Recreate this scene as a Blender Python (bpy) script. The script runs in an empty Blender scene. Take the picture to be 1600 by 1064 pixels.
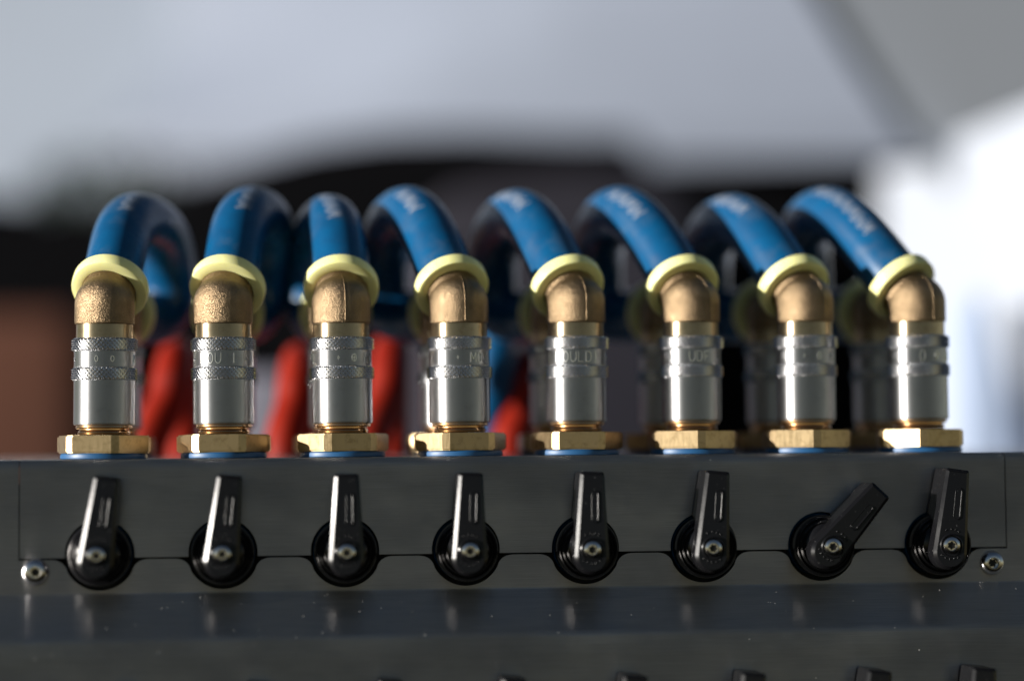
import bpy, bmesh, math, random
from mathutils import Vector, Matrix

S = 0.001                       # the whole scene is written in millimetres
random.seed(7)
scene = bpy.context.scene
COL = scene.collection

# ------------------------------------------------------------------ camera
CAM = Vector((53.83, -826.85, -5.39)); YAW, PITCH, ROLL = 0.1015, 0.0534, -0.0090
F = Vector((math.sin(YAW)*math.cos(PITCH), math.cos(YAW)*math.cos(PITCH), math.sin(PITCH)))
Rv = F.cross(Vector((0, 0, 1))).normalized(); Uv = Rv.cross(F)
R2 = Rv*math.cos(ROLL) + Uv*math.sin(ROLL); U2 = -Rv*math.sin(ROLL) + Uv*math.cos(ROLL)
cd = bpy.data.cameras.new('camera'); cam = bpy.data.objects.new('camera', cd); COL.objects.link(cam)
cam.matrix_world = Matrix(((R2.x, U2.x, -F.x, CAM.x*S), (R2.y, U2.y, -F.y, CAM.y*S), (R2.z, U2.z, -F.z, CAM.z*S), (0, 0, 0, 1)))
cd.sensor_width = 36; cd.lens = 3800/1600*36; cd.clip_start = 0.02; cd.clip_end = 200
cd.dof.use_dof = True; cd.dof.focus_distance = 0.812; cd.dof.aperture_fstop = 2.0
cd.dof.aperture_blades = 0
scene.camera = cam

# ------------------------------------------------------------------ sky, sun, exposure
SUN_AZ, SUN_EL = math.radians(75.5), math.radians(9.5)       # azimuth measured from -Y (towards the camera) to -X
sdir = Vector((-math.sin(SUN_AZ)*math.cos(SUN_EL), -math.cos(SUN_AZ)*math.cos(SUN_EL), math.sin(SUN_EL)))
world = bpy.data.worlds.new('World'); scene.world = world; world.use_nodes = True
wn = world.node_tree.nodes; wl = world.node_tree.links; wn.clear()
sky = wn.new('ShaderNodeTexSky'); sky.sky_type = 'NISHITA'; sky.sun_disc = False
sky.sun_elevation = SUN_EL; sky.sun_rotation = math.atan2(sdir.x, sdir.y); sky.air_density = 0.7; sky.dust_density = 0.0; sky.ozone_density = 0.0
bg = wn.new('ShaderNodeBackground'); bg.inputs['Strength'].default_value = 0.034
wo = wn.new('ShaderNodeOutputWorld')
wl.new(sky.outputs[0], bg.inputs['Color']); wl.new(bg.outputs[0], wo.inputs['Surface'])
ld = bpy.data.lights.new('sun', 'SUN'); ld.energy = 5.0; ld.angle = math.radians(0.6); ld.color = (1.0, 0.95, 0.88)
sun = bpy.data.objects.new('sun', ld); COL.objects.link(sun)
sun.rotation_euler = sdir.to_track_quat('Z', 'Y').to_euler()
scene.view_settings.view_transform = 'Standard'; scene.view_settings.look = 'None'
scene.view_settings.gamma = 1.0; scene.view_settings.use_curve_mapping = False
scene.view_settings.exposure = 0.85
scene.render.engine = 'CYCLES'
scene.cycles.use_denoising = True
scene.cycles.use_adaptive_sampling = False
scene.cycles.max_bounces = 8
scene.cycles.sample_clamp_indirect = 6.0

# ------------------------------------------------------------------ materials
def mat(name, base, metal=0.0, rough=0.5, spec=0.5, aniso=0.0, coat=0.0):
    m = bpy.data.materials.new(name); m.use_nodes = True
    nt = m.node_tree; b = nt.nodes['Principled BSDF']
    b.inputs['Base Color'].default_value = (*base, 1); b.inputs['Metallic'].default_value = metal
    b.inputs['Roughness'].default_value = rough; b.inputs['Specular IOR Level'].default_value = spec
    b.inputs['Coat Weight'].default_value = coat
    if aniso:
        b.inputs['Anisotropic'].default_value = aniso
        t = nt.nodes.new('ShaderNodeCombineXYZ'); t.inputs[2].default_value = 1.0     # reflections smear across the brush lines
        nt.links.new(t.outputs[0], b.inputs['Tangent'])
    return m, nt, b

def coords(nt, scale):
    tc = nt.nodes.new('ShaderNodeNewGeometry')
    mp = nt.nodes.new('ShaderNodeMapping'); mp.inputs['Scale'].default_value = scale
    nt.links.new(tc.outputs['Position'], mp.inputs['Vector'])
    return mp.outputs[0]

def noise(nt, scale, detail=3.0, rough=0.6, vec=(1, 1, 1)):
    n = nt.nodes.new('ShaderNodeTexNoise'); n.inputs['Scale'].default_value = scale
    n.inputs['Detail'].default_value = detail; n.inputs['Roughness'].default_value = rough
    nt.links.new(coords(nt, vec), n.inputs['Vector'])
    return n.outputs['Fac']

def ramp(nt, fac, stops):
    r = nt.nodes.new('ShaderNodeValToRGB'); e = r.color_ramp.elements
    while len(e) < len(stops): e.new(0.5)
    for k, (p, c) in enumerate(stops):
        e[k].position = p; e[k].color = (*c, 1) if len(c) == 3 else c
    nt.links.new(fac, r.inputs[0]); return r.outputs[0]

def bump(nt, b, fac, strength, dist):
    n = nt.nodes.new('ShaderNodeBump'); n.inputs['Strength'].default_value = strength; n.inputs['Distance'].default_value = dist
    nt.links.new(fac, n.inputs['Height']); nt.links.new(n.outputs[0], b.inputs['Normal'])

def math_node(nt, op, a, b_):
    n = nt.nodes.new('ShaderNodeMath'); n.operation = op
    for k, v in enumerate((a, b_)):
        if isinstance(v, (int, float)): n.inputs[k].default_value = v
        else: nt.links.new(v, n.inputs[k])
    return n.outputs[0]

def maprange(nt, v, a, b_, c, d):
    n = nt.nodes.new('ShaderNodeMapRange')
    for k, x in enumerate((a, b_, c, d)): n.inputs[1+k].default_value = x
    nt.links.new(v, n.inputs[0]); return n.outputs[0]

def mixcol(nt, fac, a, b_):
    n = nt.nodes.new('ShaderNodeMix'); n.data_type = 'RGBA'
    nt.links.new(fac, n.inputs[0])
    for k, v in ((6, a), (7, b_)):
        if isinstance(v, tuple): n.inputs[k].default_value = (*v, 1)
        else: nt.links.new(v, n.inputs[k])
    return n.outputs[2]

M = {}
# dark brushed sheet steel: fine horizontal brush lines, faint smudges, dust specks and scratches
m, nt, b = mat('brushed_steel', (0.16, 0.158, 0.165), 1.0, 0.42, aniso=0.95)
lines = noise(nt, 1.0, 4, 0.7, (60, 5000, 5000))
smudge = noise(nt, 22, 4, 0.6, (1, 1, 1.6))
dust = noise(nt, 950, 1, 0.5)
dmask = ramp(nt, dust, [(0.785, (0, 0, 0)), (0.815, (1, 1, 1))])
scr = nt.nodes.new('ShaderNodeTexWave'); scr.inputs['Scale'].default_value = 38; scr.inputs['Distortion'].default_value = 26; scr.inputs['Detail'].default_value = 2; scr.inputs['Detail Scale'].default_value = 1.3
nt.links.new(coords(nt, (1, 1, 1)), scr.inputs['Vector'])
smask = math_node(nt, 'MULTIPLY', ramp(nt, scr.outputs['Fac'], [(0.992, (0, 0, 0)), (1.0, (1, 1, 1))]), ramp(nt, noise(nt, 75, 2), [(0.60, (0, 0, 0)), (0.68, (1, 1, 1))]))
smask = math_node(nt, 'MULTIPLY', smask, 0.35)
base = ramp(nt, lines, [(0.28, (0.40, 0.385, 0.38)), (0.72, (0.63, 0.605, 0.60))])
base = mixcol(nt, maprange(nt, smudge, 0.35, 0.7, 0.0, 0.35), base, (0.34, 0.325, 0.315))
base = mixcol(nt, math_node(nt, 'MAXIMUM', dmask, smask), base, (0.55, 0.54, 0.52))
nt.links.new(base, b.inputs['Base Color'])
r = math_node(nt, 'ADD', maprange(nt, lines, 0.3, 0.7, 0.36, 0.46), maprange(nt, smudge, 0.3, 0.7, -0.06, 0.10))
nt.links.new(r, b.inputs['Roughness'])
nt.links.new(math_node(nt, 'SUBTRACT', 1.0, math_node(nt, 'MULTIPLY', dmask, 0.8)), b.inputs['Metallic'])
bump(nt, b, lines, 0.10, 0.00008)
M['steel'] = m
# turned and plated sleeve
m, nt, b = mat('plated_sleeve', (0.62, 0.63, 0.65), 1.0, 0.2, aniso=0.85)
ln = noise(nt, 1.0, 3, 0.6, (300, 300, 9000))
sm = noise(nt, 260, 4, 0.65)
nt.links.new(math_node(nt, 'ADD', maprange(nt, ln, 0.3, 0.7, 0.37, 0.41), maprange(nt, sm, 0.5, 0.8, 0.0, 0.06)), b.inputs['Roughness'])
nt.links.new(mixcol(nt, maprange(nt, sm, 0.55, 0.8, 0.0, 0.5), (0.49, 0.495, 0.51), (0.35, 0.345, 0.34)), b.inputs['Base Color'])
bump(nt, b, ln, 0.02, 0.00003)
M['sleeve'] = m
m, nt, b = mat('knurled_steel', (0.72, 0.72, 0.73), 1.0, 0.2); M['knurl'] = m
m, nt, b = mat('lettered_steel', (0.62, 0.62, 0.63), 1.0, 0.26); M['letter'] = m
# cast bronze elbow with a sandy grain
m, nt, b = mat('cast_bronze', (0.42, 0.29, 0.17), 1.0, 0.46)
g = noise(nt, 3400, 2, 0.5); g2 = noise(nt, 240, 3, 0.5)
nt.links.new(mixcol(nt, maprange(nt, g2, 0.3, 0.7, 0, 1), (0.33, 0.235, 0.14), (0.22, 0.155, 0.092)), b.inputs['Base Color'])
nt.links.new(maprange(nt, g, 0.3, 0.7, 0.32, 0.47), b.inputs['Roughness'])
bump(nt, b, g, 0.9, 0.0003)
M['bronze'] = m
# machined brass
m, nt, b = mat('machined_brass', (0.66, 0.47, 0.22), 1.0, 0.36, aniso=0.85)
ln = noise(nt, 1.0, 3, 0.6, (250, 250, 8000)); st = noise(nt, 420, 4, 0.6)
nt.links.new(mixcol(nt, maprange(nt, st, 0.5, 0.8, 0, 0.7), (0.56, 0.46, 0.31), (0.38, 0.28, 0.16)), b.inputs['Base Color'])
bump(nt, b, ln, 0.02, 0.00003); M['brass'] = m
m, nt, b = mat('milled_brass_nut', (0.60, 0.43, 0.19), 1.0, 0.28)
ln = noise(nt, 1.0, 4, 0.7, (2600, 2600, 160)); st = noise(nt, 380, 4, 0.65)
nt.links.new(mixcol(nt, maprange(nt, st, 0.5, 0.75, 0, 0.75), (0.46, 0.345, 0.20), (0.24, 0.17, 0.085)), b.inputs['Base Color'])
nt.links.new(maprange(nt, ln, 0.3, 0.7, 0.28, 0.42), b.inputs['Roughness'])
bump(nt, b, ln, 0.25, 0.00006); M['nut'] = m
m, nt, b = mat('copper_flange', (0.60, 0.36, 0.18), 1.0, 0.22); M['copper'] = m
# hose rubber
def hose_mat(name, c1, c2, rough, spec=0.45):
    m, nt, b = mat(name, c1, 0.0, rough, spec)
    n1 = noise(nt, 120, 4, 0.6); n2 = noise(nt, 3000, 2, 0.5)
    mixc_ = mixcol(nt, maprange(nt, n1, 0.35, 0.7, 0, 1), c1, c2)
    n3 = noise(nt, 55, 5, 0.7)
    nt.links.new(mixcol(nt, maprange(nt, n3, 0.52, 0.78, 0, 0.28), mixc_, (0.16, 0.17, 0.18)), b.inputs['Base Color'])
    nt.links.new(maprange(nt, n1, 0.3, 0.7, rough-0.05, rough+0.12), b.inputs['Roughness'])
    bump(nt, b, n2, 0.12, 0.0001); return m
M['blue'] = hose_mat('blue_hose_rubber', (0.003, 0.076, 0.19), (0.002, 0.055, 0.145), 0.27)
M['red'] = hose_mat('red_hose_rubber', (0.26, 0.016, 0.006), (0.19, 0.009, 0.004), 0.5, 0.12)
m, nt, b = mat('hose_print', (0.16, 0.20, 0.27), 0.0, 0.6); M['print'] = m
m, nt, b = mat('yellow_plastic', (0.70, 0.68, 0.17), 0.0, 0.38, 0.4)
b.inputs['Subsurface Weight'].default_value = 0.25; b.inputs['Subsurface Radius'].default_value = (1.0, 0.9, 0.2); b.inputs['Subsurface Scale'].default_value = 0.0012
n1 = noise(nt, 150, 4, 0.6)
nt.links.new(mixcol(nt, maprange(nt, n1, 0.4, 0.75, 0, 1), (0.90, 0.88, 0.42), (0.83, 0.80, 0.34)), b.inputs['Base Color'])
M['yellow'] = m
m, nt, b = mat('blue_gasket', (0.010, 0.075, 0.19), 0.0, 0.45)
bump(nt, b, noise(nt, 2500, 2), 0.3, 0.0001); M['gasket'] = m
# black glossy lever plastic
m, nt, b = mat('black_plastic', (0.006, 0.006, 0.007), 0.0, 0.2, 0.22)
n1 = noise(nt, 750, 3, 0.6); n2 = noise(nt, 90, 3, 0.5)
nt.links.new(maprange(nt, n2, 0.3, 0.7, 0.20, 0.30), b.inputs['Roughness'])
dm = ramp(nt, noise(nt, 1300, 1), [(0.74, (0, 0, 0)), (0.79, (1, 1, 1))])
nt.links.new(mixcol(nt, dm, (0.006, 0.006, 0.007), (0.10, 0.10, 0.10)), b.inputs['Base Color'])
bump(nt, b, n1, 0.16, 0.0001); M['black'] = m
m, nt, b = mat('screw_steel', (0.60, 0.60, 0.62), 1.0, 0.2)
bump(nt, b, noise(nt, 1500, 2), 0.15, 0.0001); M['screw'] = m
m, nt, b = mat('dark_socket', (0.02, 0.02, 0.02), 0.6, 0.5); M['socket'] = m
m, nt, b = mat('black_interior', (0.012, 0.012, 0.013), 0.0, 0.7); M['inside'] = m

def plain(name, c, rough=0.6, var=0.15, spec=0.2):
    m, nt, b = mat(name, c, 0.0, rough, spec)
    n1 = noise(nt, 6, 3, 0.55)
    nt.links.new(mixcol(nt, maprange(nt, n1, 0.3, 0.7, 0, 1), c, tuple(x*(1-var) for x in c)), b.inputs['Base Color'])
    return m

# ------------------------------------------------------------------ mesh helpers
def link(name, bm, material, parent=None, angle=35, smooth=True):
    me = bpy.data.meshes.new(name)
    bmesh.ops.recalc_face_normals(bm, faces=bm.faces[:])
    bmesh.ops.scale(bm, vec=(S, S, S), verts=bm.verts[:])
    bm.to_mesh(me); bm.free()
    if smooth:
        me.polygons.foreach_set('use_smooth', [True]*len(me.polygons))
        me.set_sharp_from_angle(angle=math.radians(angle))
    me.materials.append(M[material] if isinstance(material, str) else material)
    o = bpy.data.objects.new(name, me); COL.objects.link(o)
    if parent: o.parent = parent
    return o

def thing(name, label, cat, loc=(0, 0, 0), group=None):
    o = bpy.data.objects.new(name, None); COL.objects.link(o)
    o.location = Vector(loc)*S; o.empty_display_size = 0.01
    o['label'] = label; o['category'] = cat
    if group: o['group'] = group
    return o

def inst(name, src, parent, loc=(0, 0, 0), rotz=0.0):
    o = bpy.data.objects.new(name, src.data); COL.objects.link(o); o.parent = parent
    o.location = Vector(loc)*S; o.rotation_euler = (0, 0, rotz); return o

def lathe(bm, prof, n=48, mtx=None, closed=False):
    """revolve (r, z) pairs about Z"""
    rings = []
    for r, z in prof:
        rings.append([bm.verts.new((r*math.cos(2*math.pi*k/n), r*math.sin(2*math.pi*k/n), z)) for k in range(n)])
    if closed: rings.append(rings[0])
    for a, b_ in zip(rings[:-1], rings[1:]):
        for k in range(n):
            bm.faces.new((a[k], a[(k+1) % n], b_[(k+1) % n], b_[k]))
    if not closed:
        for q in (rings[0], rings[-1]):
            if (Vector(q[0].co)-Vector(q[1].co)).length > 1e-4: bm.faces.new(q)
    vs = [v for q in (rings[:-1] if closed else rings) for v in q]
    if mtx: bmesh.ops.transform(bm, matrix=mtx, verts=vs)
    return vs

def frame(z, origin=(0, 0, 0)):
    """matrix whose Z axis is z"""
    z = Vector(z).normalized(); ref = Vector((1, 0, 0)) if abs(z.x) < 0.8 else Vector((0, 1, 0))
    x = (ref - z*ref.dot(z)).normalized(); y = z.cross(x); o = origin
    return Matrix(((x.x, y.x, z.x, o[0]), (x.y, y.y, z.y, o[1]), (x.z, y.z, z.z, o[2]), (0, 0, 0, 1)))

def prism(bm, pts, y0, y1, bev=0.0, seg=2, back=False):
    """extrude an (x, z) outline from y0 (front) to y1"""
    a = [bm.verts.new((x, y0, z)) for x, z in pts]; c = [bm.verts.new((x, y1, z)) for x, z in pts]
    f = bm.faces.new(a); bm.faces.new(c[::-1]); n = len(pts)
    for k in range(n): bm.faces.new((a[k], c[k], c[(k+1) % n], a[(k+1) % n]))
    if bev:
        bmesh.ops.bevel(bm, geom=list(f.edges), offset=bev, segments=seg, affect='EDGES', profile=0.5, clamp_overlap=True)

def box(bm, x0, x1, y0, y1, z0, z1, bev=0.0, seg=3):
    vs = bmesh.ops.create_cube(bm, size=1)['verts']
    for v in vs:
        v.co = Vector((x0+(v.co.x+.5)*(x1-x0), y0+(v.co.y+.5)*(y1-y0), z0+(v.co.z+.5)*(z1-z0)))
    if bev:
        es = {e for v in vs for e in v.link_edges}
        bmesh.ops.bevel(bm, geom=list(es), offset=bev, segments=seg, affect='EDGES', profile=0.5)

def hermite(pts, n=26):
    out = []
    for (p, t), (q, u) in zip(pts[:-1], pts[1:]):
        p, t, q, u = Vector(p), Vector(t), Vector(q), Vector(u)
        for k in range(n):
            s = k/n
            out.append(p*(2*s**3-3*s*s+1)+t*(s**3-2*s*s+s)+q*(-2*s**3+3*s*s)+u*(s**3-s*s))
    out.append(Vector(pts[-1][0])); return out

def tube(bm, path, r, n=28, ref=(0, -0.6, 0.8)):
    rings = []; N = len(path)
    for k, p in enumerate(path):
        T = (path[min(k+1, N-1)]-path[max(k-1, 0)]).normalized()
        if k == 0:
            nn = (Vector(ref)-T*Vector(ref).dot(T)).normalized()
        else:
            nn = (nn-T*nn.dot(T)).normalized()
        bb = T.cross(nn); rr = r(k/(N-1)) if callable(r) else r
        rings.append([bm.verts.new(p+(nn*math.cos(2*math.pi*j/n)+bb*math.sin(2*math.pi*j/n))*rr) for j in range(n)])
    for a, c in zip(rings[:-1], rings[1:]):
        for j in range(n): bm.faces.new((a[j], a[(j+1) % n], c[(j+1) % n], c[j]))
    bm.faces.new(rings[0][::-1]); bm.faces.new(rings[-1])

# stroke letters: polylines in a 1 x 1 cell
def arc(cx, cy, rx, ry, a0, a1, n=10):
    return [(cx+rx*math.cos(math.radians(a0+(a1-a0)*k/n)), cy+ry*math.sin(math.radians(a0+(a1-a0)*k/n))) for k in range(n+1)]
GLYPH = {
    'M': [[(0, 0), (0.05, 1), (0.5, 0.25), (0.95, 1), (1, 0)]],
    'O': [arc(.5, .5, .46, .5, 0, 360, 18)],
    'U': [[(0, 1), (0, .4)]+arc(.5, .38, .5, .38, 180, 360)+[(1, .4), (1, 1)]],
    'L': [[(0, 1), (0, 0), (.85, 0)]],
    'D': [[(0, 0), (0, 1), (.4, 1)]+arc(.4, .5, .55, .5, 90, -90)+[(0, 0)]],
    'R': [[(0, 0), (0, 1), (.55, 1)]+arc(.55, .75, .38, .25, 90, -90)+[(0, .5)], [(.45, .5), (.95, 0)]],
    'P': [[(0, 0), (0, 1), (.55, 1)]+arc(.55, .73, .4, .27, 90, -90)+[(0, .46)]],
    'I': [[(.5, 0), (.5, 1)]],
    'F': [[(0, 0), (0, 1), (.85, 1)], [(0, .5), (.65, .5)]],
    'E': [[(.85, 1), (0, 1), (0, 0), (.85, 0)], [(0, .5), (.65, .5)]],
    'N': [[(0, 0), (0, 1), (1, 0), (1, 1)]],
    'W': [[(0, 1), (.25, 0), (.5, .8), (.75, 0), (1, 1)]],
    '.': [arc(.5, .5, .12, .12, 0, 360, 8)],
    'o': [arc(.5, .5, .28, .28, 0, 360, 12)],
    '*': [arc(.5, .5, .4, .36, 0, 360, 12), [(.1, .5), (.9, .5)], [(.5, .14), (.5, .86)]],
    '-': [[(.1, .5), (.9, .5)]],
}

def strokes(bm, place, pts, w, h):
    """square ribbon along a 2D polyline; place(u, v, height) -> 3D"""
    fine = []
    for (a, b_) in zip(pts[:-1], pts[1:]):
        d = math.hypot(b_[0]-a[0], b_[1]-a[1]); k = max(1, int(d/0.5))
        fine += [(a[0]+(b_[0]-a[0])*i/k, a[1]+(b_[1]-a[1])*i/k) for i in range(k)]
    fine.append(pts[-1]); prev = None
    for i, p in enumerate(fine):
        q0, q1 = fine[max(i-1, 0)], fine[min(i+1, len(fine)-1)]
        dx, dy = q1[0]-q0[0], q1[1]-q0[1]; L = math.hypot(dx, dy) or 1
        nx, ny = -dy/L*w/2, dx/L*w/2
        ring = [bm.verts.new(place(p[0]+nx*s, p[1]+ny*s, hh)) for s, hh in ((1, -0.05), (0.7, h), (-0.7, h), (-1, -0.05))]
        if prev:
            for j in range(3): bm.faces.new((prev[j], prev[j+1], ring[j+1], ring[j]))
        else: bm.faces.new(ring)
        prev = ring
    bm.faces.new(prev)

# ------------------------------------------------------------------ the manifold cabinet
PITCH_MM = 40.0
XS = [i*PITCH_MM for i in range(8)]
XL, XR = -25.8, 303.9          # the cover plate's side edges
ZTOP, ZSEAM, HOLE_Z, HOLE_R = -0.5, -32.6, -31.4, 11.3
YF = -20.0                     # the plane of the front sheet
cab = thing('valve_manifold_cabinet', 'dark brushed steel cabinet carrying the couplings and the black levers', 'cabinet')

def sheet(bm, prof, x0, x1, t=1.5):
    """a folded sheet: (y, z) profile swept along X with thickness"""
    P = [Vector((y, z)) for y, z in prof]; inner = []
    for k, p in enumerate(P):
        d = (P[min(k+1, len(P)-1)]-P[max(k-1, 0)]).normalized(); inner.append(p+Vector((-d.y, d.x))*t)
    rows = []
    for x in (x0, x1):
        rows.append(([bm.verts.new((x, p.x, p.y)) for p in P], [bm.verts.new((x, p.x, p.y)) for p in inner]))
    (a, ai), (c, ci) = rows
    for k in range(len(P)-1):
        bm.faces.new((a[k], a[k+1], c[k+1], c[k])); bm.faces.new((ai[k], ci[k], ci[k+1], ai[k+1]))
        bm.faces.new((a[k], ai[k], ai[k+1], a[k+1])); bm.faces.new((c[k], c[k+1], ci[k+1], ci[k]))
    bm.faces.new((a[0], c[0], ci[0], ai[0])); bm.faces.new((a[-1], ai[-1], ci[-1], c[-1]))

def bend(y, z, r, a0, a1, n=7):
    return [(y+r*math.cos(math.radians(a0+(a1-a0)*k/n)), z+r*math.sin(math.radians(a0+(a1-a0)*k/n))) for k in range(n+1)]

RB = 3.2
# cover plate: top, bend and front flange with half-round notches
bm = bmesh.new()
sheet(bm, [(200, ZTOP), (YF+RB+2, ZTOP)]+bend(YF+RB, ZTOP-RB, RB, 90, 180)+[(YF, ZTOP-RB-1.5)], XL, XR)
pts = [(XL, ZTOP-RB-1.5), (XR, ZTOP-RB-1.5), (XR, ZSEAM)]
a_end = math.degrees(math.asin((ZSEAM-HOLE_Z)/HOLE_R))
for x in reversed(XS):
    pts += [(x+HOLE_R*math.cos(math.radians(t)), HOLE_Z+HOLE_R*math.sin(math.radians(t))) for t in [a_end+(180-2*a_end)*k/28 for k in range(29)]]
pts += [(XL, ZSEAM)]
prism(bm, pts, YF, YF+1.5)
link('cover_plate', bm, 'steel', cab, 20)

# body: side wings level with the cover, strip under the seam with rounded notches, sloping ledge, lower face
bm = bmesh.new()
XB0, XB1 = -120.0, 400.0
ZB = -42.4
wing = [(200, ZTOP), (YF+RB+2, ZTOP)]+bend(YF+RB, ZTOP-RB, RB, 90, 180)+[(YF, ZTOP-RB-1.5), (YF, -38.0)]
sheet(bm, wing, XB0, XL-0.35); sheet(bm, wing, XR+0.35, XB1)
g = 0.55
top = ZSEAM-g
pts = [(XL-0.35, -38.0), (XL-0.35, top+0.1), (XL-0.1, top)]
for x in XS:
    r2 = 11.9; za = -37.2; ang = math.degrees(math.asin((za-HOLE_Z)/r2)); xa = r2*math.cos(math.radians(ang))
    p0, p1, p2 = (-15.6, top), (-xa-0.9, top-0.2), (-xa, za)
    q = [((1-s)**2*p0[0]+2*s*(1-s)*p1[0]+s*s*p2[0], (1-s)**2*p0[1]+2*s*(1-s)*p1[1]+s*s*p2[1]) for s in [k/8 for k in range(9)]]
    pts += [(x+u, v) for u, v in q]
    pts += [(x+r2*math.cos(math.radians(t)), HOLE_Z+r2*math.sin(math.radians(t))) for t in [180-ang+(360+ang-(180-ang))*k/24 for k in range(1, 24)]]
    pts += [(x-u, v) for u, v in reversed(q)]
pts += [(XR+0.1, top), (XR+0.35, top+0.1), (XR+0.35, -38.0)]
# the strip reaches down to ZB, where the fold begins
pts = pts[1:-1]
ZS = -43.9
strip = [(XL-0.35, ZS)] + pts + [(XR+0.35, ZS)]
prism(bm, strip, YF, YF+1.5)
for x0, x1 in ((XB0, XL-0.35), (XR+0.35, XB1)):
    prism(bm, [(x0, ZS), (x0, -38.0), (x1, -38.0), (x1, ZS)], YF, YF+1.5)
LEDGE = [(YF, ZS), (YF, ZS-0.2)]+[(YF-0.15, ZS-0.6), (YF-0.5, ZS-1.05)]+[(-33.6, -57.3)]+[(-34.3, -58.1), (-34.7, -58.9), (-34.9, -59.8)]+[(-34.9, -66.0), (-34.9, -160)]
sheet(bm, LEDGE, XB0, XB1)
link('body', bm, 'steel', cab, 30)
bm = bmesh.new(); box(bm, XB0+3, XB1-3, -12.5, 190, -150, -9)
link('inner_housing', bm, 'inside', cab, smooth=False)

# button head screws at the two lower corners of the cover
def torx(bm, r, d, y):
    pts = []
    for k in range(36):
        a = 2*math.pi*k/36; rr = r*(0.86+0.14*math.cos(6*a)); pts.append((rr*math.cos(a), rr*math.sin(a)))
    prism(bm, pts, y, y+d)
toward = frame((0, -1, 0))
for (x, z, rr) in ((-20.7, -37.0, 4.5), (298.8, -38.0, 4.2)):
    bm = bmesh.new()
    lathe(bm, [(rr, 0), (rr, 0.35)]+[(1.9+(rr-1.9)*math.cos(t), 0.35+2.3*math.sin(t)) for t in [math.pi/2*k/10 for k in range(1, 11)]]+[(1.75, 2.5), (1.7, 0.9), (0.001, 0.9)], 40, frame((0, -1, 0), (0, 0, 0)))
    sc = link('screw', bm, 'screw', cab); sc.location = Vector((x, YF-0.003, z))*S
    bm = bmesh.new(); torx(bm, 1.45, 0.3, -1.4)
    so = link('socket', bm, 'socket', sc)

# blue valve bodies behind the holes
bm = bmesh.new()
lathe(bm, [(10.6, 0), (10.6, 5), (9.8, 6), (0.001, 6)], 40, frame((0, -1, 0)))
vb = None
for i, x in enumerate(XS):
    if vb is None:
        vb = link('valve_body', bm, 'gasket', cab); o = vb
    else:
        o = inst('valve_body', vb, cab)
    o.location = Vector((x, -12.4, HOLE_Z+0.3))*S

# ------------------------------------------------------------------ valve handles
def lever_outline():
    pts = []
    pts += [(4.0-0.9+0.9*math.cos(t), 25.4-0.9+0.9*math.sin(t)) for t in [math.pi/2*k/5 for k in range(6)]]
    pts += [(-4.0+0.9-0.9*math.sin(t), 25.4-0.9+0.9*math.cos(t)) for t in [math.pi/2*k/5 for k in range(6)]]
    pts += [(-5.7*math.cos(t), -2.2-5.9*math.sin(t)) for t in [math.pi*k/18 for k in range(19)]]
    return pts
LO = lever_outline()
RAKE = 0.09
bm = bmesh.new()
def inset(pts, d):
    out = []; n_ = len(pts)
    for k in range(n_):
        a, c = Vector(pts[k-1]), Vector(pts[(k+1) % n_]); t_ = (c-a).normalized(); out.append((pts[k][0]-t_.y*d, pts[k][1]+t_.x*d))
    return out
LI = inset(LO, 1.05)
rows_ = [[bm.verts.new((p[0], y_, p[1])) for p in P_] for P_, y_ in ((LI, -17.2), (LO, -16.36), (LO, -1.2))]
bm.faces.new(rows_[0]); bm.faces.new(rows_[2][::-1])
for a_, c_ in zip(rows_[:-1], rows_[1:]):
    for k in range(len(LO)): bm.faces.new((a_[k], a_[(k+1) % len(LO)], c_[(k+1) % len(LO)], c_[k]))
for v in bm.verts: v.co.y += RAKE*v.co.z*min(1.0, abs(v.co.y)/17.2)
LEVER = link('lever', bm, 'black', None, 22)
bm = bmesh.new()
lathe(bm, [(9.2, -7), (10.1, -6.5), (10.3, 0), (10.3, 5.0), (9.9, 6.4), (9.3, 7.0), (8.9, 6.7), (8.5, 7.1), (8.0, 7.9), (7.5, 7.7), (7.1, 8.3), (6.4, 9.0), (4, 9.5), (0.001, 9.6)], 56, frame((0, -1, 0)))
KNOB = link('knob', bm, 'black', None, 50)
bm = bmesh.new()
lathe(bm, [(3.9, -0.2), (3.9, 0.35), (3.6, 0.6), (3.35, 0.35), (3.3, -0.6), (0.001, -0.6)], 40, frame((0, -1, 0)))
RECESS = link('screw_seat', bm, 'black', None, 50)
bm = bmesh.new()
lathe(bm, [(3.0, -0.6), (3.0, 0.2), (2.7, 0.75), (2.1, 1.05), (1.75, 1.1), (1.6, 0.3), (0.001, 0.3)], 40, frame((0, -1, 0)))
HSCREW = link('screw', bm, 'screw', None, 30)
bm = bmesh.new(); torx(bm, 1.4, 0.35, -0.6)
HSOCK = link('socket', bm, 'socket', None, 30)
bm = bmesh.new()       # raised oval rim on the upper part of the lever
oval = [Vector((0.9+1.1*math.cos(t), 0, 14.0+(4.0 if math.sin(t) > 0 else -4.0)+1.1*math.sin(t))) for t in [2*math.pi*k/24 for k in range(24)]]
path = oval+[oval[0]]
for (a, c) in zip(path[:-1], path[1:]):
    tube(bm, [a, c], 0.34 if a.x+c.x > 2.4 else 0.12, 8)
for v in bm.verts: v.co.y += RAKE*v.co.z
OVAL = link('raised_rim', bm, 'black', None, 60)
bm = bmesh.new()       # raised dots and marks around the screw
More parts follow.
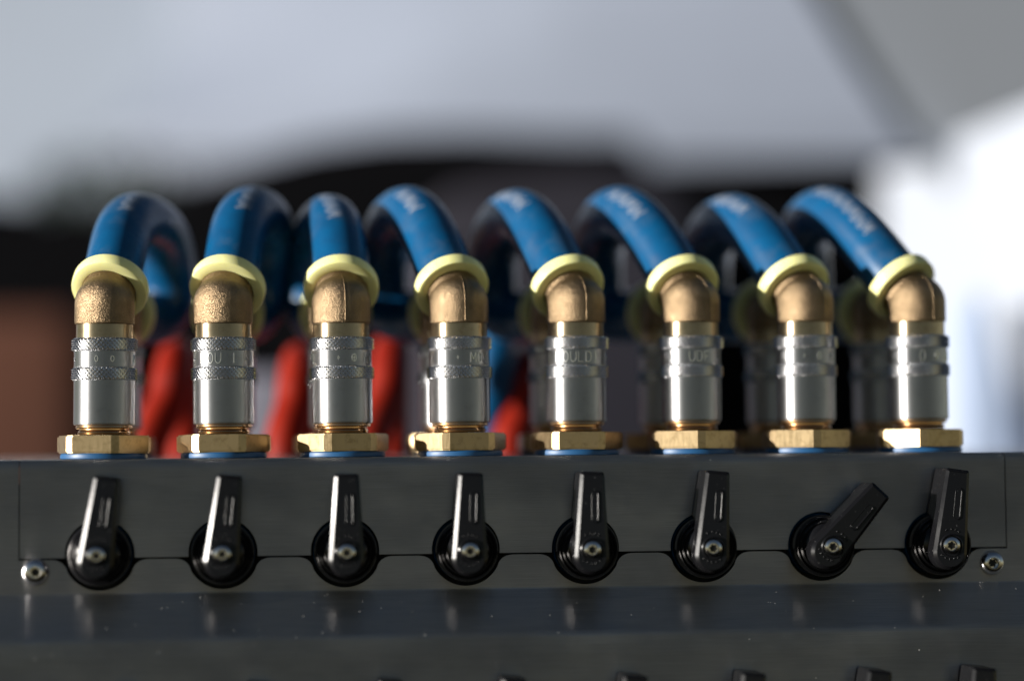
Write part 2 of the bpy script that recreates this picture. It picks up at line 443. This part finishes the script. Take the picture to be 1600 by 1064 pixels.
for a in (62, 78, 95, 118, -55, -72, -90, -108, -126):
    rr = 5.0 if a > 0 else 5.1
    mtx = Matrix.Translation((rr*math.cos(math.radians(a))*0.92, 0, rr*math.sin(math.radians(a))+ (0.4 if a > 0 else 0.6)))
    lathe(bm, [(0.42, -0.2), (0.36, 0.1), (0.2, 0.2), (0.001, 0.24)], 10, mtx @ frame((0, -1, 0)))
for v in bm.verts: v.co.y += RAKE*v.co.z
DOTS = link('raised_dots', bm, 'black', None, 60)
DOTS['kind'] = 'stuff'
PROTO = [LEVER, KNOB, RECESS, HSCREW, HSOCK, OVAL, DOTS]

ANG = [7, 5.5, 0.5, 1.5, 1.5, 5.5, 43, 8]
NTH = ['leftmost', 'second', 'third', 'fourth', 'fifth', 'sixth', 'seventh', 'rightmost']
def handle(x, y, z, ang, label, group):
    t = thing('shutoff_valve', label, 'valve lever', (x, y, z), group)
    t.rotation_euler = (0, math.radians(ang), 0)
    inst('knob', KNOB, t); lev = inst('lever', LEVER, t)
    inst('screw_seat', RECESS, lev, (0, -17.1, 0))
    inst('raised_rim', OVAL, lev, (0, -17.15, 0)); d = inst('raised_dots', DOTS, lev, (0, -17.15, 0)); d['kind'] = 'stuff'
    s = inst('screw', HSCREW, t, (0, -17.2, 0)); inst('socket', HSOCK, s, (0, 0, 0)).rotation_euler = (0, random.random()*3, 0)
    return t
HL = ['leftmost black lever of the upper row, pointing up, next to the left corner screw',
      'second black lever from the left in the upper row, pointing up',
      'third black lever from the left in the upper row, bolt upright',
      'fourth black lever from the left in the upper row, pointing up',
      'fifth black lever from the left in the upper row, pointing up',
      'sixth upper black lever from the left, just before the one turned aside',
      'black lever turned halfway to the right, seventh in the upper row',
      'rightmost black lever of the upper row, leaning right beside the right corner screw']
for i, x in enumerate(XS):
    handle(x, YF, HOLE_Z, ANG[i], HL[i], 'upper row of black valve levers')
LOWX = [8.5, 49.5, 91.0, 130.7, 169.4, 208.4, 249.0, 284.7]
for i, x in enumerate(LOWX):
    handle(x, -35.0, -97.4+0.18*i, [2, 5, 6, 5, 6, 5, 7, 5][i], '%s of the lower black levers, tip showing at the bottom edge' % (NTH[i]+(' from the left' if 0 < i < 7 else '')), 'lower row of black valve levers')
for o in PROTO: bpy.data.objects.remove(o)

# ------------------------------------------------------------------ couplings
def knurl_mesh():
    bm = bmesh.new(); nu, nz, r, h = 252, 18, 10.25, 4.5; n = 42
    tri = lambda q: abs((q % 1.0)*2-1)
    rows = []
    for j in range(nz+1):
        z = h*j/nz; row = []
        edge = min(1.0, min(j, nz-j)/2.0)
        for k in range(nu):
            u = k/nu*n; v = j/6.0
            d = min(1-tri(u+v), 1-tri(u-v))
            rr = r+(0.05+0.85*d)*edge - 0.15*(1-edge)
            a = 2*math.pi*k/nu; row.append(bm.verts.new((rr*math.cos(a), rr*math.sin(a), z)))
        rows.append(row)
    for a, c in zip(rows[:-1], rows[1:]):
        for k in range(nu): bm.faces.new((a[k], a[(k+1) % nu], c[(k+1) % nu], c[k]))
    bm.faces.new(rows[0]); bm.faces.new(rows[-1])
    return bm
KN = link('knurled_ring', knurl_mesh(), 'knurl', None, smooth=False)

def nut_mesh():
    bm = bmesh.new(); side = 16.5; af = 28.6/2; cut = 1.62; n = 6; pts = []
    for k in range(6):
        c = math.radians(60*k+30); cc = Vector((math.cos(c), math.sin(c)))*(af/math.cos(math.radians(30)))
        for s in (-1, 1):
            d = math.radians(60*k+30+s*120); pts.append(cc+Vector((math.cos(d), math.sin(d)))*cut)
    lo = [bm.verts.new((p.x, p.y, 0)) for p in pts]; hi = [bm.verts.new((p.x, p.y, 5.9)) for p in pts]
    f0 = bm.faces.new(lo[::-1]); f1 = bm.faces.new(hi); N = len(pts)
    for k in range(N): bm.faces.new((lo[k], lo[(k+1) % N], hi[(k+1) % N], hi[k]))
    bmesh.ops.bevel(bm, geom=list(set(f0.edges) | set(f1.edges)), offset=0.5, segments=2, affect='EDGES')
    return bm
NUT = link('hex_nut', nut_mesh(), 'nut', None, 22)
bm = bmesh.new(); lathe(bm, [(13.9, ZTOP+0.02), (14.4, ZTOP+0.3), (14.5, 0.6), (14.3, 1.3), (13.9, 1.58)], 56)
GAS = link('gasket', bm, 'gasket')
bm = bmesh.new(); lathe(bm, [(8.0, 7.6), (8.6, 7.9), (8.8, 8.5), (8.5, 9.2), (8.3, 9.4), (8.3, 9.8), (9.3, 9.9), (9.55, 10.2), (9.4, 10.9), (9.0, 11.2)], 48)
FLG = link('flange', bm, 'copper')
bm = bmesh.new(); lathe(bm, [(9.6, 11.0), (10.1, 11.15), (10.25, 11.6), (10.25, 25.9), (10.05, 26.2), (10.05, 30.3), (10.2, 30.5), (10.2, 35.6), (10.0, 35.8), (10.0, 40.1)], 64)
SLV = link('sleeve', bm, 'sleeve', None, 12)
bm = bmesh.new(); lathe(bm, [(9.5, 40.0), (9.5, 44.6), (9.2, 45.2)], 56)
NCK = link('neck', bm, 'brass', None, 12)
for o in (KN, NUT, GAS, FLG, SLV, NCK): COL.objects.unlink(o)

NUT_ANG = [-13, -6, 10, 8, -4.5, -28, -29, 20]            # facing of the main facet, degrees to the right of the view
AZ = [12, 13, 2, -17, -19, -16, -23, -35]                 # where each hose leaves, degrees to the right of straight back
ELEV = math.radians(43)
SC = 51.6                                                 # height of the elbow's ball
WORDS = ['. . o o   M', '. ROU I .', 'UI . . * MO', '- . . MOUL', 'I MOULDI  O', 'MO  UDF .', 'MO . * MI', 'MO  O * MI']
SHIFT = [0.1, -0.12, -0.1, 0.05, 0.08, -0.1, 0.05, 0.08]

def direction(az, el):
    return Vector((math.sin(az)*math.cos(el), math.cos(az)*math.cos(el), math.sin(el)))

def elbow(t, D, L=9.0, seam=None):
    bm = bmesh.new()
    prof = [(9.6, 44.85), (9.95, 45.0), (10.05, 45.4), (10.05, 45.9), (10.05, SC)]+[(10.05*math.cos(a), SC+9.9*math.sin(a)) for a in [math.pi/2*k/14 for k in range(1, 14)]]+[(0.001, SC+9.9)]
    lathe(bm, prof, 56)
    lathe(bm, [(9.2, 0.0), (9.1, L)], 48, frame(D, (0, 0, SC)))
    e = link('elbow', bm, 'bronze', t, 50)
    if seam is not None:
        bm = bmesh.new(); a0 = math.radians(seam); path = []
        for z in [45.6+k*(SC-45.6)/4 for k in range(4)]: path.append(Vector((10.03*math.sin(a0), -10.03*math.cos(a0), z)))
        for k in range(13):
            u = math.pi/2*k/14; path.append(Vector((10.03*math.cos(u)*math.sin(a0), -10.03*math.cos(u)*math.cos(a0), SC+9.88*math.sin(u))))
        tube(bm, path, lambda s: 0.17+0.04*math.sin(s*23), 6)
        link('mould_seam', bm, 'bronze', e)
    return e

RING_AT = 6.6
def collar(t, D):
    bm = bmesh.new()
    prof = [(9.0, 0.6), (9.3, 0.1), (9.8, 0.0), (12.0, 0.0), (12.6, 0.25), (12.85, 0.8), (12.95, 4.0), (12.7, 4.75), (12.0, 5.0), (9.6, 5.0), (9.0, 4.7)]
    lathe(bm, prof, 64, frame(D, Vector((0, 0, SC))+D*RING_AT), closed=True)
    return link('collar', bm, 'yellow', t, 40)

CL = ['leftmost front coupling with yellow collar, dotted silver band and hose bending right',
      'second front coupling from the left, yellow collar, silver band stamped ROU',
      'third front coupling from the left, bronze elbow with a casting seam, upright hose',
      'fourth front coupling from the left, silver band stamped MOUL',
      'fifth front coupling from the left, curved casting seam on its bronze elbow',
      'sixth front coupling from the left, brightly lit left nut facet',
      'seventh front coupling from the left, above the lever turned aside',
      'rightmost front coupling, yellow collar turned left, beside the white block']
SEAMS = [None, None, 6, 8, 14, 30, 28, 20]

def coupling(x, y, label, group, az, el, nut_a, word=None, shift=0.0, seam=None):
    t = thing('hose_coupling', label, 'hose coupling', (x, y, 0), group)
    t.rotation_euler = (random.uniform(-0.004, 0.004), random.uniform(-0.007, 0.007), 0)
    inst('gasket', GAS, t); inst('hex_nut', NUT, t, (0, 0, 1.6), math.radians(nut_a-90-0)); inst('flange', FLG, t)
    s = inst('sleeve', SLV, t)
    inst('knurled_ring', KN, t, (0, 0, 25.8), random.random()); inst('knurled_ring', KN, t, (0, 0, 35.6), random.random())
    inst('neck', NCK, t)
    D = direction(az, el)
    elbow(t, D, seam=seam); collar(t, D)
    if word:
        bm = bmesh.new(); cw, gap, hh = 1.9, 0.75, 3.4
        tot = len(word)*(cw+gap)
        for k, ch in enumerate(word):
            if ch == ' ' or ch not in GLYPH: continue
            u0 = -tot/2+k*(cw+gap)+shift*10
            def place(u, v, h):
                a = u/10.2; r = 10.2+h
                return (r*math.sin(a), -r*math.cos(a), 31.3+v)
            for pl in GLYPH[ch]:
                strokes(bm, place, [(u0+p[0]*cw, p[1]*hh) for p in pl], 0.36, 0.20)
        link('lettering', bm, 'letter', s, 60)
    return t, D

# hoses: (apex x, leg x, rear ring x) relative to the coupling
APX = [10.5, 10.9, -3.5, -15.5, -15.7, -18.3, -17.0, -22.0]
APZ = [84.6, 87.0, 84.2, 87.2, 86.2, 87.4, 84.6, 87.3]
LEG = [19, 12, -9, -22, -21, -21, -20, -21]
REARY = 50.0
HOSE_L = ['blue hose looping right from the leftmost front coupling',
          'blue hose leaning slightly right from the second front coupling',
          'blue hose rising nearly upright from the third front coupling',
          'blue hose arching left from the fourth front coupling',
          'blue hose arching left from the fifth front coupling',
          'blue hose arching left from the sixth front coupling, the tallest arch',
          'blue hose arching left from the seventh front coupling',
          'blue hose arching far left from the rightmost coupling, with long white print']
PRINT = ['WWW', 'WWW', 'WWWW', 'MWW', 'MWWW', 'MWWW', 'WWWW', 'WMWWWWW']
PRINT_AT = [36, 36, 32, 38, 41, 36, 39, 26]
PRINT_TH = [-4, -8, 4, 20, 22, 22, 22, 14]
for i, x in enumerate(XS):
    t, D = coupling(x, 0, CL[i], 'front row of couplings', math.radians(AZ[i]), ELEV, NUT_ANG[i], WORDS[i], SHIFT[i], SEAMS[i])
    raz = math.radians([8, 4, -3, -4, -4, -4, -4, -10][i])
    rt, RD = coupling(x, REARY, 'out of focus rear coupling standing behind the %s' % ('%s front coupling' % NTH[i] if i in (0, 7) else '%s front coupling from the left' % NTH[i]), 'rear row of couplings', raz, math.radians(4), random.uniform(-30, 30))
    p0 = Vector((x, 0, SC))+D*(RING_AT+2.5)
    p3 = Vector((x, REARY, SC))+RD*(RING_AT+2.5)
    ax, lx = x+APX[i], x+LEG[i]
    path = hermite([(p0, D*52), ((ax, 46, APZ[i]), Vector(((LEG[i]-0.0)*0.75 if i > 1 else 22, 52, 0))),
                    ((lx, 84, 62), Vector((0, 4, -44))), (p3, -RD*52)])
    bm = bmesh.new(); tube(bm, path, 9.9, 40)
    h = link('blue_hose', bm, 'blue', None, 60)
    h['label'] = HOSE_L[i]; h['category'] = 'hose'; h['group'] = 'blue hoses'
    # white print along the outside of the bend
    acc = [0.0]
    for a, c in zip(path[:-1], path[1:]): acc.append(acc[-1]+(c-a).length)
    def at(s):
        k = max(j for j in range(len(acc)-1) if acc[j] <= s); f = (s-acc[k])/(acc[k+1]-acc[k]); p = path[k].lerp(path[k+1], f)
        T = (path[k+1]-path[k]).normalized(); ref = Vector((0, -0.75, 0.66)); n_ = (ref-T*ref.dot(T)).normalized(); return p, n_, T.cross(n_)
    bm = bmesh.new(); s0 = PRINT_AT[i]; th0 = math.radians(PRINT_TH[i])
    for k, ch in enumerate(PRINT[i]):
        def place(u, v, hgt):
            p, n_, b_ = at(u); a = th0+v/9.9; return p+(n_*math.cos(a)-b_*math.sin(a))*(9.95+hgt)
        for pl in GLYPH[ch]:
            strokes(bm, place, [(s0-6+k*4.6+q[0]*3.6, (q[1]-0.5)*5.6) for q in pl], 0.85, 0.05)
    link('printed_lettering', bm, 'print', h, 60)
for o in (KN, NUT, GAS, FLG, SLV, NCK): bpy.data.objects.remove(o)

# red hoses and one more blue hose standing farther back on the cabinet
def back_hose(name, material, label, xb, xt, y, ztop, r):
    path = hermite([((xb, y, ZTOP+0.3), Vector((0, 0, 40))), ((xt, y+10, ztop-14), Vector(((xt-xb)*0.4, 8, 30))), ((xt+3, y+32, ztop), Vector((2, 34, 0))), ((xt+4, y+58, ZTOP+0.3), Vector((0, 6, -60)))], 16)
    bm = bmesh.new(); tube(bm, path, r, 24); o = link(name, bm, material, None, 60)
    o['label'] = label; o['category'] = 'hose'; o['group'] = name.replace('_', ' ')+'s at the back'; return o
back_hose('red_hose', 'red', 'blurred orange red hose between the leftmost and second couplings', 8, 17, 122, 41, 7.8)
back_hose('red_hose', 'red', 'blurred red hose seen just left of the third front coupling', 61, 66, 122, 39, 7.8)
back_hose('red_hose', 'red', 'blurred red hose seen just right of the third front coupling', 93, 102, 122, 43, 7.8)
back_hose('red_hose', 'red', 'blurred red hose seen just left of the fifth front coupling', 149, 158, 122, 37, 8.5)
back_hose('blue_back_hose', 'blue', 'blurred blue hose rising between the fourth and fifth couplings', 141, 146, 128, 62, 8.5)

# ------------------------------------------------------------------ out of focus background
def bg_obj(name, label, cat, bm, material, smooth=True):
    o = link(name, bm, material, None, 40, smooth); o['label'] = label; o['category'] = cat; return o


def sweep_x(bm, prof, x0, x1, t):
    sheet(bm, prof, x0, x1, t)
# pale curved side of something large, filling the top of the picture
bm = bmesh.new()
prof = []
y, z = 1690.0, 1100.0
for k in range(24):
    prof.append((y, z)); tilt = math.radians(-14+44*k/23.0)          # faces slightly down at the top, up at the bottom
    z -= 48; y -= 48*math.tan(tilt)
sweep_x(bm, prof, -1400, 2600, 20)
bg_obj('pale_hull', 'grey blue hull far behind, below the pale panel at the left', 'panel', bm, plain('pale_paint', (0.50, 0.56, 0.66), 0.5, 0.08))
# black machine with a rounded top
bm = bmesh.new()
prism(bm, [(-420, 206), (-174, 200), (-112, 186), (-86, 172), (-60, 166), (-40, 176), (-19, 195), (10, 207), (48, 218), (90, 229), (139, 236), (200, 238), (277, 235), (361, 236), (441, 236), (510, 231), (560, 215), (640, 190), (640, -260), (-420, -260)], 900, 1250, 12, 3)
bg_obj('black_machine', 'blurred black machine with rounded top behind the hoses', 'machine', bm, plain('black_paint', (0.005, 0.005, 0.006), 0.85, 0.15, 0.03))
# grey housing in front of it
bm = bmesh.new()
prism(bm, [(150, -120), (150, 155), (177, 172), (251, 184), (300, 180), (322, 166), (326, -120)], 700, 860, 10, 3)
bg_obj('grey_housing', 'blurred dull grey housing behind the fourth to sixth hoses', 'housing', bm, plain('dull_grey_paint', (0.038, 0.036, 0.046), 0.7, 0.15, 0.05))
# bright panel with a curved right edge at the upper right
bm = bmesh.new()
RE = [(318, 360), (348, 293), (361, 267), (384, 229), (411, 189), (430, 170)]
LE = [(-1000, 900), (-1000, 740), (-1000, 650), (-1000, 520), (-1000, 400), (-1000, 320)]
def ruled(bm, A, ya, B, yb, t, n=10, curved=False):
    rows = []
    for off in (0, t):
        for (a, c) in zip(A, B):
            rows.append([bm.verts.new((a[0]+(c[0]-a[0])*k/n, ya+(yb-ya)*(1-(1-k/n)**5 if curved else k/n)+off, a[1]+(c[1]-a[1])*k/n)) for k in range(n+1)])
    m_ = len(A); fr, bk = rows[:m_], rows[m_:]
    for j in range(m_-1):
        for k in range(n):
            bm.faces.new((fr[j][k], fr[j][k+1], fr[j+1][k+1], fr[j+1][k])); bm.faces.new((bk[j][k], bk[j+1][k], bk[j+1][k+1], bk[j][k+1]))
        bm.faces.new((fr[j][0], fr[j+1][0], bk[j+1][0], bk[j][0])); bm.faces.new((fr[j][n], bk[j][n], bk[j+1][n], fr[j+1][n]))
    for k in range(n):
        bm.faces.new((fr[0][k], bk[0][k], bk[0][k+1], fr[0][k+1])); bm.faces.new((fr[-1][k], fr[-1][k+1], bk[-1][k+1], bk[-1][k]))
def dense(P, m_):
    out = []
    for a, c in zip(P[:-1], P[1:]):
        out += [(a[0]+(c[0]-a[0])*k/m_, a[1]+(c[1]-a[1])*k/m_) for k in range(m_)]
    return out+[P[-1]]
RE, LE = dense(RE, 4), dense(LE, 4)
ruled(bm, RE, 520, LE, 1800, 14, 40, True)
for v in bm.verts:
    s_ = (v.co.y-520)/1280.0; j_ = 1-(1-min(1.0, max(0.0, s_)))**0.2
    v.co.z += 135*(min(1.0, max(0.0, s_))-j_)*1.15
for v in bm.verts:                                   # leans back over its lower half, forward near the top
    v.co.y += 150*math.sin(max(0.0, min(1.0, (v.co.z-330)/360.0))*math.pi)*max(0.0, min(1.0, (v.co.y-700)/500.0))
bg_obj('curved_panel', 'large pale grey blue panel across the top, its curved right edge brightest', 'panel', bm, plain('off_white_paint', (0.165, 0.188, 0.238), 0.5, 0.08))
# white block at the right
bm = bmesh.new()
ruled(bm, [(434, 177), (431, -60)], 620, [(475, 191), (470, -60)], 330, 26, 6)
bg_obj('white_block', 'bright white blurred block at the right edge', 'block', bm, plain('white_paint', (0.36, 0.39, 0.45), 0.5, 0.05))
# brown block low at the left
bm = bmesh.new(); box(bm, -480, -74, 866, 894, -240, 105, 10)
bg_obj('brown_block', 'blurred reddish brown block at the lower left edge', 'block', bm, plain('brown_paint', (0.20, 0.085, 0.055), 0.7))
# grey green bush far left
bm = bmesh.new()
for k in range(900):
    a, r_ = random.uniform(0, 6.28), random.random()**0.5
    c = Vector((-72+78*r_*math.cos(a), 1180+random.uniform(-60, 60), 200+62*r_*math.sin(a)-abs(random.gauss(0, 12))))
    d1 = Vector((random.gauss(0, 1), random.gauss(0, 1), random.gauss(0, 1))).normalized()*7; d2 = d1.orthogonal().normalized()*4
    bm.faces.new([bm.verts.new(c+d1), bm.verts.new(c+d2), bm.verts.new(c-d1), bm.verts.new(c-d2)])
o = bg_obj('bush', 'blurred grey green bush at the upper left', 'bush', bm, plain('grey_green_leaf', (0.05, 0.07, 0.05), 0.6), False)
# pale block low behind the red hoses
bm = bmesh.new(); box(bm, 12, 72, 420, 520, -120, 46, 8)
bg_obj('lavender_block', 'pale lavender blurred block behind the second and third couplings', 'block', bm, plain('lavender_paint', (0.36, 0.35, 0.42), 0.6))

bm = bmesh.new(); prism(bm, [(418, -60), (418, 70), (424, 84), (430, 84), (462, -60)], 410, 440, 3, 2)  # separate bluish piece: its colour carries the shade low on the white block
bg_obj('white_block_shade', 'blurred bluish piece painted as the shaded low corner of the white block, beside the rightmost coupling', 'block', bm, plain('block_shade_blue', (0.33, 0.40, 0.54), 0.6))

bm = bmesh.new(); prism(bm, [(322, 362), (351, 294), (364, 268), (387, 230), (414, 190), (433, 170), (470, 120), (900, 120), (900, 480), (322, 480)], 524, 540)  # added screen, covers the hull in shadow so this corner stays pale
bg_obj('added_grey_screen', 'pale grey screen added over the shaded hull in the upper right corner beside the curved panel edge', 'screen', bm, plain('screen_grey', (0.30, 0.325, 0.37), 0.6, 0.06))
